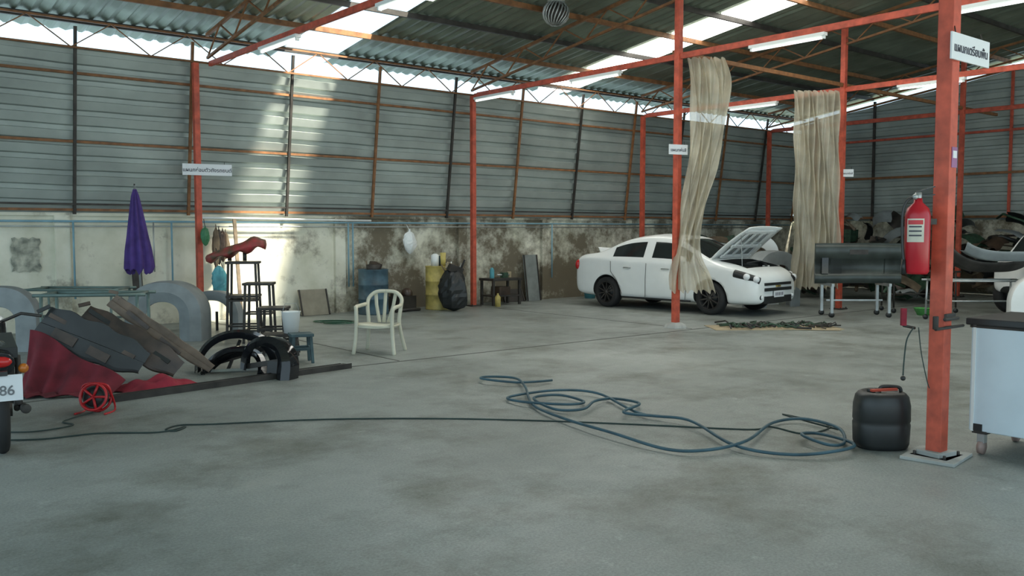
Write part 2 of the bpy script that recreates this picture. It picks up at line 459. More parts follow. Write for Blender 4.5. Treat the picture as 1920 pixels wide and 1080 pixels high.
# ------------------------------------------------------------------ lofted car bodies
def boolbody(name, stations, glass_side, glass_top, cutters, paint, parent):
    B_ = B(); rings = []
    for (x, zb, w, zbelt, wt, zw, zr) in stations:
        h = [(0, zb), (w*.88, zb), (w*.985, zb+.08), (w, zb+(zbelt-zb)*.5), (w*.98, zbelt-.05), (w*.94, zbelt), (wt, zw), (wt-.05, zw+.045*min(1, (zr-zw)/.06)), (wt*.5, zr-.01), (0, zr)]
        ring = [(x, -y, z) for y, z in h]+[(x, y, z) for y, z in h[-2:0:-1]]
        rings.append(ring)
    n = len(rings[0]); vs = [p for r in rings for p in r]
    B_.v = [tuple(p) for p in vs]; B_.mats = [paint, GLASS, BLACK]
    for i in range(len(rings)-1):
        for k in range(n):
            seg = k if k < 9 else n-1-k
            mi = 0
            if seg == 5 and glass_side(i): mi = 1
            if seg in (7, 8) and glass_top(i): mi = 1
            if seg == 0: mi = 2
            B_.f.append((i*n+k, (i+1)*n+k, (i+1)*n+(k+1) % n, i*n+(k+1) % n)); B_.mi.append(mi); B_.sm.append(True)
    B_.f.append(tuple(range(n))); B_.mi.append(0); B_.sm.append(True)
    B_.f.append(tuple((len(rings)-1)*n+k for k in range(n))[::-1]); B_.mi.append(0); B_.sm.append(True)
    o = B_.build(name, (0, 0, 0), 0)
    bm = bmesh.new(); bm.from_mesh(o.data); bmesh.ops.recalc_face_normals(bm, faces=bm.faces); bm.to_mesh(o.data); bm.free()
    md = o.modifiers.new("s", 'SUBSURF'); md.levels = 2; md.render_levels = 2
    cs = []
    for kind, a in cutters:
        c = B()
        if kind == 'cyl': c.tube((a[0], a[3], a[1]), (a[0], a[4], a[1]), a[2], BLACK, 40)
        else: c.box(a[0], a[1], BLACK)
        co = c.build("cut")
        bm = bmesh.new(); bm.from_mesh(co.data); bmesh.ops.recalc_face_normals(bm, faces=bm.faces); bm.to_mesh(co.data); bm.free()
        mm = o.modifiers.new("b", 'BOOLEAN'); mm.operation = 'DIFFERENCE'; mm.object = co; mm.solver = 'EXACT'
        try: mm.material_mode = 'TRANSFER'
        except Exception: pass
        cs.append(co)
    dg = bpy.context.evaluated_depsgraph_get(); dg.update()
    me = bpy.data.meshes.new_from_object(o.evaluated_get(dg))
    o.modifiers.clear(); o.data = me
    for c in cs: bpy.data.objects.remove(c, do_unlink=True)
    o.parent = parent
    return o
def wheel(parent, name, x, y, r=.315, w=.2, side=-1, rim=BLACK):
    b = B(); R = Matrix.Rotation(math.pi/2, 3, 'X')
    b.lathe([(r*.66, -w/2), (r*.9, -w/2), (r, -w/2+.03), (r, w/2-.03), (r*.9, w/2), (r*.66, w/2), (r*.60, w*.1), (r*.60, -w*.1)], RUBBER, n=36, R=R)
    yf = side*w/2
    ring = [(r*.68*math.cos(2*math.pi*k/36), yf*.98, r*.68*math.sin(2*math.pi*k/36)) for k in range(36)]
    b.path(ring, .009, STEELD, 6, close=True)
    b.lathe([(.05, -.01), (.04, .02)], STEELD, c=(0, yf*.8, 0), n=14, R=R)
    b.lathe([(r*.55, -.01), (r*.55, .01)], BLACK, c=(0, yf*.2, 0), n=24, R=R)
    for k in range(10):
        a = 2*math.pi*k/10+.2
        b.beam((0, yf*.8, 0), (r*.64*math.cos(a), yf*.92, r*.64*math.sin(a)), .02, .025, STEELD)
    b.build(name, (x, y, r), parent=parent)

sedan = [(-.96, .40, .66, .86, .52, .92, .94), (-.93, .27, .77, .95, .66, 1.0, 1.03), (-.80, .22, .83, 1.02, .72, 1.06, 1.10), (-.50, .2, .858, 1.04, .73, 1.08, 1.13),
         (-.25, .2, .868, 1.04, .71, 1.11, 1.18), (.12, .19, .872, 1.02, .65, 1.29, 1.37), (.5, .18, .874, 1.0, .61, 1.41, 1.495), (.97, .18, .874, .985, .61, 1.44, 1.535), (1.06, .18, .874, .985, .61, 1.44, 1.535),
         (1.5, .18, .874, .975, .62, 1.425, 1.515), (1.72, .18, .873, .97, .64, 1.37, 1.46), (2.05, .18, .87, .965, .70, 1.18, 1.28), (2.42, .19, .868, .96, .78, 1.0, 1.08), (2.6, .2, .868, .95, .77, .98, 1.03),
         (2.95, .20, .86, .90, .72, .93, .98), (3.2, .20, .83, .83, .68, .87, .91), (3.36, .21, .78, .76, .64, .80, .83), (3.44, .24, .70, .66, .58, .70, .72), (3.46, .30, .62, .60, .50, .64, .655)]
ca = math.atan2(-4.92+2.40, 13.75-13.54)      # rear wheel -> front wheel
rw = Vector((13.56, -2.42, 0)); fd = Vector((math.cos(ca), math.sin(ca), 0)); lf = Vector((-fd.y, fd.x, 0))
corg = rw+lf*.78
car = empty("white_sedan_car", tuple(corg), ca)
boolbody("body", sedan, lambda i: i in (5, 6, 8, 9, 10), lambda i: i in (4, 5, 10, 11),
         [('cyl', (0, .31, .37, -1.2, -.55)), ('cyl', (0, .31, .37, .55, 1.2)), ('cyl', (2.525, .31, .37, -1.2, -.55)), ('cyl', (2.525, .31, .37, .55, 1.2)), ('box', ((2.86, 0, 1.02), (.62, 1.22, .7)))], CARW, car)
for nm, x, y, sd in (("wheel_1", 0, -.78, -1), ("wheel_2", 2.525, -.78, -1), ("wheel_3", 0, .78, 1), ("wheel_4", 2.525, .78, 1)):
    wheel(car, nm, x, y, side=sd)
# bonnet, raised
HB = (2.46, 0, 1.05); HA = math.radians(-44)
b = B(); rows = []
for i in range(9):
    u = i/8
    rows.append([(u*.95, (t-.5)*(1.42-.22*u*u), .05*math.cos((t-.5)*2.6)-.10*u*u) for t in [k/12 for k in range(13)]])
b.grid(rows, CARW); o = b.build("bonnet", HB, parent=car, solid=.02); o.rotation_euler = (0, HA, 0)
b = B()
for y in (-.45, -.15, .15, .45): b.beam((.06, y, -.015), (.85, y*.85, -.07), .05, .03, CARW)
for x in (.1, .4, .82): b.beam((x, -.52, -.02-.06*x), (x, .52, -.02-.06*x), .06, .03, CARW)
HG = M("bonnet_recess_grey", (.28, .29, .28), .6)
for x in (.25, .6):
    for y in (-.3, 0, .3): b.box((x, y, .0-.05*x), (.2, .2, .01), HG)
o = b.build("bonnet_frame", HB, parent=car); o.rotation_euler = (0, HA, 0)
b = B()
b.box((2.82, .1, .76), (.4, .5, .28), STEELD); b.box((2.75, .1, .92), (.3, .3, .06), BLACK); b.box((2.85, -.42, .78), (.22, .2, .25), BLACK)
b.lathe([(.09, 0), (.09, .1), (.05, .12)], STEEL, c=(2.6, -.48, .82)); b.lathe([(.07, 0), (.07, .12)], TUBEW, c=(2.95, .45, .8)); b.path(spline([(2.6, .3, .95), (2.8, .5, .98), (3.05, .3, .9), (3.1, -.1, .86)]), .025, BLACK)
b.tube((3.05, -.58, .85), (2.98, -.52, 1.5), .007, STEEL)
b.build("engine", parent=car, bevel=.01)
b = B()
# headlamps, grille, fog lamps, plate
for s in (-1, 1):
    b.path(spline([(3.02, s*.80, .80), (3.18, s*.77, .76), (3.32, s*.70, .71), (3.42, s*.60, .66)]), .075, BLACK, 12, radii=None)
    b.sphere((3.27, s*.79, .745), .065, LAMP); b.sphere((3.41, s*.69, .70), .065, LAMP)
    b.sphere((3.41, s*.58, .36), .06, BLACK); b.sphere((3.45, s*.57, .36), .035, LAMP)
    b.sphere((-.86, s*.73, .86), .12, TAIL, sc=(.7, .9, 1.))
    b.sphere((1.93, s*.95, 1.03), .10, CARW, sc=(.7, 1.1, .75)); b.tube((1.95, s*.84, .98), (1.95, s*.94, 1.0), .02, BLACK)
    for x in (.55, 1.5): b.path([(x-.09, s*.872, .84), (x-.05, s*.905, .845), (x+.05, s*.905, .845), (x+.09, s*.872, .84)], .014, STEEL)
    b.path([(1.02, s*.878, .26), (1.02, s*.877, .62), (1.02, s*.857, .94)], .006, STEELD, 4)
    b.path([(1.98, s*.878, .26), (2.0, s*.877, .6), (1.95, s*.855, .92)], .006, STEELD, 4)
    b.path([(.42, s*.878, .30), (.3, s*.878, .55), (.12, s*.876, .75), (.1, s*.855, .96)], .006, STEELD, 4)
    b.path([(.42, s*.87, .235), (2.1, s*.87, .235)], .02, BLACK, 6)
b.box((3.465, 0, .60), (.03, .95, .05), BLACK); b.box((3.475, 0, .50), (.03, .95, .06), BLACK); b.box((3.47, 0, .31), (.04, .95, .13), BLACK); b.box((3.475, 0, .555), (.03, .14, .03), GOLD)
b.box((3.49, .0, .41), (.015, .36, .12), SIGNW)
for k in range(5): b.box((3.499, -.12+k*.06, .41), (.003, .025, .06), INK)
b.build("lamps_and_trim", parent=car, bevel=.006)

# pickup truck being repaired (right)
pk = empty("white_pickup_truck", (*W(10.55, 16.6), 0), CA+math.radians(8))
pickst = [(-1.25, .5, .70, .92, .62, .96, .98), (-1.2, .4, .80, .99, .70, 1.0, 1.03), (-.95, .38, .84, 1.05, .72, 1.12, 1.16), (-.75, .36, .85, 1.07, .66, 1.5, 1.58), (-.5, .36, .85, 1.07, .62, 1.60, 1.68), (.1, .36, .85, 1.06, .62, 1.62, 1.70), (.2, .36, .85, 1.06, .62, 1.62, 1.70),
          (.6, .36, .85, 1.05, .63, 1.58, 1.66), (1.2, .36, .85, 1.03, .75, 1.10, 1.16), (1.9, .38, .82, .98, .7, 1.01, 1.04), (2.2, .42, .74, .84, .6, .88, .9), (2.28, .5, .6, .75, .5, .78, .8)]
boolbody("cab_body", pickst, lambda i: i in (3, 4, 6, 7), lambda i: i in (2, 7), [('cyl', (1.6, .38, .42, -1.2, 1.2)), ('cyl', (-.8, .38, .42, -1.2, -.4))], CARW, pk)
for nm, x, y in (("wheel_1", 1.6, -.74), ("wheel_2", -.8, -.74), ("wheel_3", 1.6, .74), ("wheel_4", -.8, .74)): wheel(pk, nm, x, y, .37, .22, -1 if y < 0 else 1)

# ------------------------------------------------------------------ panels: bumper / fender generators
def arch_panel(name, loc, rz, R, depth, band, mat, tilt=0, a0=0, a1=180, flare=.02, zk=1., p=2.4, legs=0., extra=None, taper=0.):
    """pressed wing / wheel-arch panel: opening, nearly flat outer skin, crisp fold and return flange"""
    b = B(); rows = []
    def pt(r, a):
        c, s_ = math.cos(a), math.sin(a); q = (abs(c)**p+abs(s_)**p)**(-1/p)
        return r*q*c, r*q*s_*zk
    N = 32
    for i in range(-2 if legs else 0, N+(3 if legs else 1)):
        ii = min(max(i, 0), N); a = math.radians(a0+(a1-a0)*ii/N)
        drop = legs*(1 if i in (-2, N+2) else .5) if (i < 0 or i > N) else 0
        bd = band*(1-taper*ii/N)
        row = []
        for dr, dy in ((.03, .05), (.0, .0), (.004, -.008), (bd*.5, -flare), (bd*.97, .0), (bd, .03), (bd*1.03, depth*.5), (bd*1.0, depth)):
            x, z = pt(R+dr, a); row.append((x, dy, z-drop+legs))
        rows.append(row)
    b.grid(rows, mat)
    if extra: extra(b)
    return b.build(name, loc, rot=(math.radians(tilt), 0, rz), solid=.008, split=32)
def bumper(name, loc, rot, L, H, D, mat, grille=True):
    b = B(); rows = []
    for i in range(21):
        t = i/20; u = 2*t-1
        y = D*abs(u)**3.2; k = 1-.15*abs(u)**2
        row = []
        for q, (z, o) in enumerate(((0, .04), (.08, 0), (.35, -.02), (.5, -.05), (.62, -.045), (.78, 0), (.95, .03), (1, .08))):
            row.append((u*L/2*(1-.04*abs(u)**6), y+o, (z-.5)*H*k))
        rows.append(row)
    b.grid(rows, mat)
    if grille:
        for z in (-.18, -.12, -.06): b.beam((-L*.25, -.03, z*H/.4), (L*.25, -.03, z*H/.4), .02, .02, STEELD)
    return b.build(name, loc, rot=rot, solid=.008, sub=1)

# grey primed wings on trestles (left)
def trestle(name, loc, rz, w, d, h, mat, wheels=False, mid=.35, r=.018):
    b = B()
    for sx in (-1, 1):
        for sy in (-1, 1):
            b.tube((sx*w/2, sy*d/2*1.15, .0 if not wheels else .1), (sx*w/2, sy*d/2, h), r, mat)
            if wheels: b.lathe([(.045, -.015), (.045, .015)], BLACK, c=(sx*w/2, sy*d/2*1.15, .047), R=Matrix.Rotation(math.pi/2, 3, 'X'), n=14)
        b.tube((sx*w/2, -d/2, h), (sx*w/2, d/2, h), r, mat); b.tube((sx*w/2, -d/2, mid), (sx*w/2, d/2, mid), r*.8, mat)
    for sy in (-1, 1):
        b.tube((-w/2-.1, sy*d/2, h), (w/2+.1, sy*d/2, h), r, mat)
    b.tube((-w/2, 0, mid), (w/2, 0, mid), r*.8, mat)
    return b.build(name, (*loc, 0), rz)
PIPEG = M("pale_green_pipe", (.14, .20, .185), .5, .3)
trestle("panel_trestle", W(-6.25, 12.9), CA, 1.2, .6, .76, PIPEG)
trestle("panel_trestle", W(-5.40, 11.6), CA+.15, 1.15, .55, .78, PIPEG, r=.022)
def inner_rib(b):
    for k in range(3): b.tube((-.3+.3*k, .2, 0), (-.3+.3*k, .2, .3), .02, STEELD)
    b.beam((-.4, .25, .5), (.4, .25, .5), .04, .04, STEELD)
arch_panel("grey_wing_panel", (*W(-6.75, 11.7), .0), CA+.15, .22, .22, .26, GREY, a0=0, a1=180, legs=.38)
arch_panel("grey_wing_panel", (*W(-5.05, 12.9), .0), CA, .24, .40, .32, GREY, a0=0, a1=180, zk=.88, legs=.36, flare=.05, p=2.2)
arch_panel("grey_wing_panel", (*W(-4.75, 14.1), .0), CA-.1, .30, .20, .14, GREY, a0=0, a1=180, legs=.20, extra=inner_rib)
# purple umbrella
b = B()
b.lathe([(.0, 0), (.24, .0), (.24, .06), (.05, .10), (.03, .3)], CONC, n=20)
b.tube((0, 0, .05), (0, 0, 2.28), .018, STEEL)
rows = []
for z, r in ((.98, .16), (1.04, .175), (1.3, .155), (1.6, .115), (1.9, .075), (2.12, .045), (2.22, .02)):
    rows.append([(r*(1+.28*math.cos(8*a+z))*math.cos(a), r*(1+.28*math.cos(8*a+z))*math.sin(a), z+(.05*math.cos(8*a) if z < 1.0 else 0)) for a in [2*math.pi*k/48 for k in range(48)]])
b.grid(rows, PURPLE, True, True); b.tube((0, 0, 2.22), (0, 0, 2.30), .012, BLACK)
b.build("closed_purple_umbrella", (*W(-5.62, 13.6), 0), rot=(0, math.radians(-2), 0))

# poster
b = B(); rows = []
for i in range(9):
    z = .26-i*.065
    rows.append([((j-4)*.05+.02*math.sin(i*2.)*(j in (0, 8)), -.004-.006*math.sin(i+j*2), z+.02*math.sin(j*2.3)*(i in (0, 8))) for j in range(9)])
b.grid(rows, M("faded_poster_paper", (.22, .26, .22), .8, var=.5, scale=7, c2=(.62, .61, .50)))
b.build("torn_wall_poster", (3.08, 0.0, 1.22))

# hanging bags and things at left wall column
def blob(b, c, w, h, mat, n=16, seed=0, knot=True, pw=.65, crump=0., top=1., flat=.7):
    rows = []; rr = random.Random(seed)
    N = 12
    for i in range(N+1):
        t = i/N; r = w*(math.sin(math.pi*min(1, t*1.02))**pw if 0 < t < 1 else 0.02)*.5*(1-(1-top)*t)+.01
        if knot and t > .85: r = w*.08
        rows.append([(c[0]+r*(1+.12*math.sin(3*a+seed+t*4)+.06*math.sin(7*a+seed*2+t*3)+rr.uniform(-crump, crump))*math.cos(a), c[1]+r*flat*(1+.12*math.sin(4*a+seed)+rr.uniform(-crump, crump))*math.sin(a), c[2]+h*t*(1+rr.uniform(-crump, crump)*.3)) for a in [2*math.pi*k/n for k in range(n)]])
    b.grid(rows, mat, crump == 0, True)
b = B(); blob(b, (0, 0, 0), .26, .50, CYAN, seed=1, crump=.09, pw=.4, knot=False, top=.8); b.tube((-.07, 0, .45), (0, .12, .80), .006, STEELD); b.tube((.07, 0, .45), (0, .12, .80), .006, STEELD); b.build("hanging_cyan_bag", (5.86, -.74, .50))
b = B(); blob(b, (0, 0, 0), .13, .34, M("dark_green_film", (.05, .20, .09), .5), seed=3, crump=.1); b.tube((0, 0, .31), (0, .06, .45), .006, STEELD); b.build("hanging_green_bag", (5.66, -.68, 1.34))
b = B()
for k in range(4): blob(b, ((k-1.5)*.06, .02*(k % 2), .05*k), .12, .75-.08*k, (WOOD, STEELD, BROWN, WOOD)[k], seed=5+k, crump=.1)
b.build("hanging_rags", (6.08, -.30, .95))
b = B(); blob(b, (0, 0, 0), .26, .5, TUBEW, seed=8, crump=.08); b.tube((0, 0, .48), (0, .14, .62), .005, TUBEW); b.build("hanging_white_bag", (10.05, -.2, 1.12))
b = B(); b.beam((0, 0, 0), (0, .25, 1.80), .06, .03, WOOD); b.build("leaning_timber_post", (6.38, -.42, 0))

# tall frame stand with red covered seat
def stand(name, loc, rz, w, d, h, shelves, mat=STEELD):
    b = B()
    for sx in (-1, 1):
        for sy in (-1, 1): b.beam((sx*w/2*1.08, sy*d/2*1.08, 0), (sx*w/2*.92, sy*d/2*.92, h), .035, .035, mat)
    for z in shelves:
        b.box((0, 0, z), (w+.05, d+.05, .035), mat)
    for z in (.18, h*.5):
        for sy in (-1, 1): b.beam((-w/2, sy*d/2, z), (w/2, sy*d/2, z), .025, .025, mat)
        for sx in (-1, 1): b.beam((sx*w/2, -d/2, z), (sx*w/2, d/2, z), .025, .025, mat)
    return b.build(name, (*loc, 0), rz, bevel=.004)
stand("tall_metal_stand", W(-4.02, 13.4), CA+.15, .42, .36, 1.12, (1.12, .62))
stand("metal_step_stand", W(-3.62, 12.8), CA+.1, .36, .34, .84, (.84,))
stand("metal_step_stand", W(-3.26, 12.2), CA+.05, .34, .34, .54, (.54,))
stand("metal_step_stand", W(-2.98, 11.5), CA+.2, .40, .3, .26, (.26,))
stand("low_wooden_stool", W(-2.56, 10.8), CA+.4, .22, .22, .34, (.34,), M("painted_stool", (.05, .09, .10), .6, var=.5))
b = B(); rows = []
for i in range(17):
    t = i/16; x = (t-.5)*.84
    h = .06+.05*math.sin(math.pi*t)+(.07*math.exp(-((t-.80)/.13)**2)); w = .14+.07*math.sin(math.pi*t**.8)
    rows.append([(x, w*math.cos(a)*(1+.08*math.sin(5*a+t*9)), (h if math.sin(a) > 0 else .05+.04*math.sin(t*20))*math.sin(a)+.22*(t-.35)) for a in [2*math.pi*k/20 for k in range(20)]])
rows = [[(rows[0][0][0], 0, -.07)]*20]+rows+[[(rows[-1][0][0]+.01, 0, .15)]*20]
b.grid(rows, SEATC, True, True)
b.tube((-.1, 0, -.11), (-.1, 0, 0), .03, STEELD); b.tube((.12, 0, -.11), (.12, 0, .02), .03, STEELD)
b.build("cloth_covered_seat", (*W(-4.12, 13.4), 1.255), CA+.1)
b = B(); b.lathe([(.09, 0), (.12, .27), (.13, .28), (.11, .27), (.08, .02)], TUBEW); b.path([(-.12, 0, .27), (-.08, 0, .38), (.08, 0, .38), (.12, 0, .27)], .004, STEEL)
b.build("paint_bucket", (*W(-2.85, 11.5), .28))

# floor pile: panels over a hanging maroon sheet, red cloth, black bumpers
b = B(); rows = []
for j in range(29):
    v = j/28; row = []
    for i in range(61):
        u = i/60
        x = -.50+1.0*u
        top = .60-.50*u**1.1+.03*math.sin(u*9)
        if v < .72:
            k = v/.72; z = top*(1-k**1.15); y = -.10*k-.16*k*k
        else:
            k = (v-.72)/.28; z = .012; y = -.26-.16*k*(1+.4*math.sin(u*7))
        f = min(1, v*2.2)*(.3+.7*top/.6)
        y += f*(.040*math.sin(u*31+v*1.5)+.025*math.sin(u*17+2))
        z += (.012+.010*math.sin(u*31+v*9)) if v >= .72 else .01
        row.append((x+.04*v*math.sin(u*11), y, z))
    rows.append(row)
b.grid(rows, MAROON)
b.build("maroon_cloth_sheet", (*W(-4.32, 8.85), 0), CA-.12, solid=.006)
b = B(); rows = []
for j in range(25):
    v = j/24*2-1; row = []
    for i in range(41):
        u = i/40*2-1; q = min(1, (abs(u)**3+abs(v)**3)**(1/3))
        z = .012+(1-q*q)*(.09+.030*math.sin(u*8+v*2)+.025*math.sin(v*9-u*3))
        row.append((u*.38*(1+.12*math.sin(v*4)), v*.15*(1+.2*math.sin(u*5)), z))
    rows.append(row)
b.grid(rows, REDC); b.build("red_cloth_sheet", (*W(-3.60, 8.98), 0), CA+.62, solid=.005)
def long_panel(name, loc, rot, L, H, mat, mat2, bow=.07):
    """door/bumper sized ragged panel with folded lip and inner ribs"""
    b = B(); rows = []
    for i in range(25):
        u = i/24*2-1; hh = H*(1-.35*max(0, u)**2-.14*math.sin(u*5)**2)
        row = []
        for z, o in ((0, .04), (.02, .0), (.10, -.004), (.48, -.006), (.50, .014), (.80, .012), (.98, .010), (1, .045)):
            row.append((u*L/2, o+bow*u*u, (z-.5)*hh+.05*u))
        rows.append(row)
    b.grid(rows, mat, False)
    b.beam((-L*.46, .05, H*.12), (L*.40, .05, H*.12), .03, .04, mat2)
    b.box((-L*.22, -.012, -H*.2), (L*.22, .012, H*.22), mat2); b.box((L*.12, -.012, -H*.2), (L*.2, .012, H*.2), mat2)
    b.beam((-L*.5, .03, H*.3), (-L*.56, .02, H*.05), .03, .03, mat)
    return b.build(name, loc, rot=rot, solid=.008)
long_panel("dirty_bumper_panel", (*W(-4.30, 9.1), .47), (math.radians(-22), math.radians(28), CA+.05), 1.10, .44, BLACK, BROWN)
long_panel("dirty_bumper_panel", (*W(-4.05, 9.42), .44), (math.radians(-28), math.radians(34), CA+.02), 1.15, .36, BROWN, BLACK, .1)
long_panel("dirty_sill_panel", (*W(-3.82, 9.7), .47), (math.radians(-15), math.radians(40), CA+.02), 1.30, .17, M("dusty_brown_sill", (.14, .10, .07), .6, var=.4), BROWN, .03)
def cross(b):
    b.beam((-.36, .12, .10), (.34, .14, .30), .03, .05, STEELD); b.beam((-.3, .10, .02), (.3, .10, .02), .03, .04, STEEL); b.beam((-.1, .13, .02), (.05, .13, .4), .03, .03, STEELD)
def cross2(b):
    b.beam((-.24, .06, .10), (.20, .07, .18), .03, .05, STEELD); b.box((.1, .08, .1), (.12, .06, .14), BLACK)
arch_panel("gloss_black_bumper", (*W(-3.12, 10.05), .03), CA+.3, .38, .20, .15, GLOSSB, tilt=-28, flare=.05, zk=1.0, p=2.1, extra=cross, taper=.6)
arch_panel("gloss_black_bumper", (*W(-2.72, 9.62), .02), CA-.35, .21, .16, .16, GLOSSB, tilt=-10, a0=-12, a1=165, flare=.05, legs=.12, p=2.1, taper=.55, extra=cross2)
arch_panel("gloss_black_bumper", (*W(-3.10, 9.80), .02), CA-.1, .30, .20, .10, GLOSSB, tilt=-42, flare=.04, p=2.1, taper=.5)
b = B(); a = W(-3.78, 8.25); c = W(-1.93, 10.34)
b.beam((*a, .05), (*c, .05), .10, .008, STEELD); b.beam((a[0]+.05, a[1]-.04, .03), (c[0]+.05, c[1]-.04, .03), .008, .06, STEELD); b.beam((a[0]-.05, a[1]+.04, .03), (c[0]-.05, c[1]+.04, .03), .008, .06, STEELD)
b.build("steel_channel_bar")

# cable reel: two ring flanges with spokes, black cable wound on the drum, tubular stand
b = B(); R = Matrix.Rotation(math.radians(75), 3, 'X')
for zz in (-.05, .05):
    ring = [Vector((0, 0, .135))+R @ Vector((.115*math.cos(2*math.pi*k/28), .115*math.sin(2*math.pi*k/28), zz)) for k in range(28)]
    b.path(ring, .012, REDP, 8, close=True)
    for k in range(5):
        a_ = 2*math.pi*k/5; b.path([Vector((0, 0, .135))+R @ Vector((0, 0, zz)), Vector((0, 0, .135))+R @ Vector((.112*math.cos(a_), .112*math.sin(a_), zz))], .012, REDP, 6)
b.lathe([(.085, -.042), (.09, 0), (.085, .042)], BLACK, c=(0, 0, .135), R=R)
for zz in (-.03, -.01, .01, .03):
    b.path([Vector((0, 0, .135))+R @ Vector((.092*math.cos(2*math.pi*k/24), .092*math.sin(2*math.pi*k/24), zz)) for k in range(24)], .009, CABLE, 6, close=True)
b.path(spline([(-.13, -.12, .012), (-.13, .08, .012), (-.13, .02, .16), (-.09, 0, .25), (.09, 0, .25), (.13, .02, .16), (.13, .08, .012), (.13, -.12, .012)], 4), .009, REDP)
b.build("red_cable_reel", (*W(-3.66, 7.80), 0), CA)

# motorcycle (only its tail is in view)
mc = empty("motorcycle", (*W(-3.70, 6.42), 0), CA+math.radians(122))
b = B(); R = Matrix.Rotation(math.pi/2, 3, 'X')
for x in (0, 1.25):
    ring = [(x+.27*math.cos(2*math.pi*k/32), 0, .30+.27*math.sin(2*math.pi*k/32)) for k in range(32)]
    b.path(ring, .045, RUBBER, 10, close=True)
    ring = [(x+.22*math.cos(2*math.pi*k/32), 0, .30+.22*math.sin(2*math.pi*k/32)) for k in range(32)]
    b.path(ring, .016, STEELD, 6, close=True)
    b.lathe([(.05, -.07), (.05, .07)], STEELD, c=(x, 0, .3), R=R, n=14)
    for k in range(12):
        a = 2*math.pi*k/12; b.tube((x, 0, .3), (x+.21*math.cos(a), 0, .3+.21*math.sin(a)), .003, STEELD, 4)
b.build("wheels", parent=mc)
b = B()
for s in (-1, 1):
    b.tube((0, s*.1, .3), (.35, s*.12, .38), .022, STEELD); b.tube((.02, s*.12, .32), (.12, s*.12, .68), .022, STEELD)
    b.tube((1.25, s*.08, .3), (1.05, s*.08, .8), .02, STEEL)
    b.path([(1.0, s*.05, .85), (.95, s*.2, .92), (.85, s*.34, .90)], .014, STEELD)
    b.sphere((-.18, s*.14, .62), .035, M("amber_lens", (.5, .15, .02), .2))
b.path(spline([(-.22, 0, .66), (0, 0, .70), (.3, 0, .70), (.55, 0, .66), (.75, 0, .55), (.95, 0, .65), (1.02, 0, .85)]), .09, GLOSSB, 12, radii=None)
b.box((.2, 0, .75), (.72, .22, .08), BLACK, (0, -3, 0)); b.sphere((-.24, 0, .68), .055, TAIL, sc=(.6, 1.3, .7))
b.lathe([(.12, -.12), (.12, .12)], STEELD, c=(.5, 0, .38), R=R); b.box((.5, 0, .48), (.3, .22, .2), STEELD)
b.tube((-.15, -.15, .32), (.45, -.14, .26), .035, STEELD, 12, .02); b.sphere((1.08, 0, .82), .1, LAMP)
b.path([(1.25+.32*math.cos(t), 0, .3+.32*math.sin(t)) for t in [math.radians(20+i*16) for i in range(9)]], .05, GLOSSB, 8)
b.path([(0+.33*math.cos(t), 0, .3+.33*math.sin(t)) for t in [math.radians(40+i*14) for i in range(9)]], .055, BLACK, 8)
b.build("frame_and_bodywork", parent=mc, bevel=.01)
b = B(); b.box((-.40, 0, .52), (.008, .24, .18), SIGNW); b.box((-.39, 0, .62), (.05, .06, .03), BLACK); b.build("number_plate", parent=mc)
text("plate_number", "386", .095, (-.407, 0, .50), (math.radians(90), 0, math.radians(-90)), M("faded_plate_ink", (.16, .17, .18), .6), mc)

# plastic chair
b = B()
for s in (-1, 1):
    b.path(spline([(s*.28, -.26, 0), (s*.255, -.24, .2), (s*.245, -.23, .42), (s*.25, -.22, .60), (s*.27, -.16, .645), (s*.275, .0, .65), (s*.25, .18, .66)]), .024, CREAM)
    b.path(spline([(s*.27, .30, 0), (s*.235, .24, .22), (s*.215, .20, .42), (s*.235, .22, .62), (s*.23, .27, .74), (s*.14, .30, .825), (0, .31, .84)]), .024, CREAM)
    b.path(spline([(s*.245, -.22, .39), (s*.235, 0, .38), (s*.215, .2, .38)]), .016, CREAM)
rows = []
for i in range(9):
    v = i/8; rows.append([((u-.5)*(.50-.06*v), -.25+.46*v, .43-.02*math.sin(math.pi*u)-.03*v+(-.05 if v < .05 else 0)) for u in [k/8 for k in range(9)]])
b.grid(rows, CREAM)
for k in range(3):
    x = (k-1)*.10; b.grid([[(x*f-.024, .20+.1*t, .40+.43*t-abs(x)*.2*t), (x*f+.024, .20+.1*t, .40+.43*t-abs(x)*.2*t)] for t, f in ((0, .6), (.3, .9), (.6, 1.2), (1, 1.4))], CREAM)
b.path([(-.21, -.23, .385), (.21, -.23, .385)], .016, CREAM)
o = b.build("white_plastic_armchair", (*W(-1.74, 11.7), 0), CA+math.radians(-10), solid=.006); o.scale = (.98, .93, .94)

# drums etc.
def drum(name, loc, r, h, mat, stuff=None):
    b = B()
    b.lathe([(r, 0), (r+.008, .01), (r, .03), (r, h*.33), (r+.014, h*.345), (r, h*.36), (r, h*.64), (r+.014, h*.655), (r, h*.67), (r, h-.02), (r+.008, h-.01), (r+.008, h), (r-.02, h), (r-.02, h-.02)], mat, n=32)
    if stuff: stuff(b)
    return b.build(name, (*loc, 0))
def st1(b):
    b.lathe([(.12, .78), (.14, .95)], STEELD); b.tube((-.1, 0, .8), (-.14, .02, 1.02), .015, WOOD); b.box((.08, .05, .93), (.2, .15, .1), BROWN, (0, 20, 10))
drum("blue_oil_drum", W(-2.66, 17.15), .285, .86, BLUE, st1)
def st2(b):
    b.lathe([(.08, .88), (.08, 1.1), (.03, 1.13)], TUBEW, c=(-.08, 0, 0)); b.lathe([(.07, .88), (.07, 1.08)], BLUE, c=(.1, .05, 0)); b.lathe([(.05, .88), (.06, 1.15)], YEL, c=(.05, -.1, 0))
drum("yellow_oil_drum", W(-1.50, 18.2), .26, .88, YEL, st2)
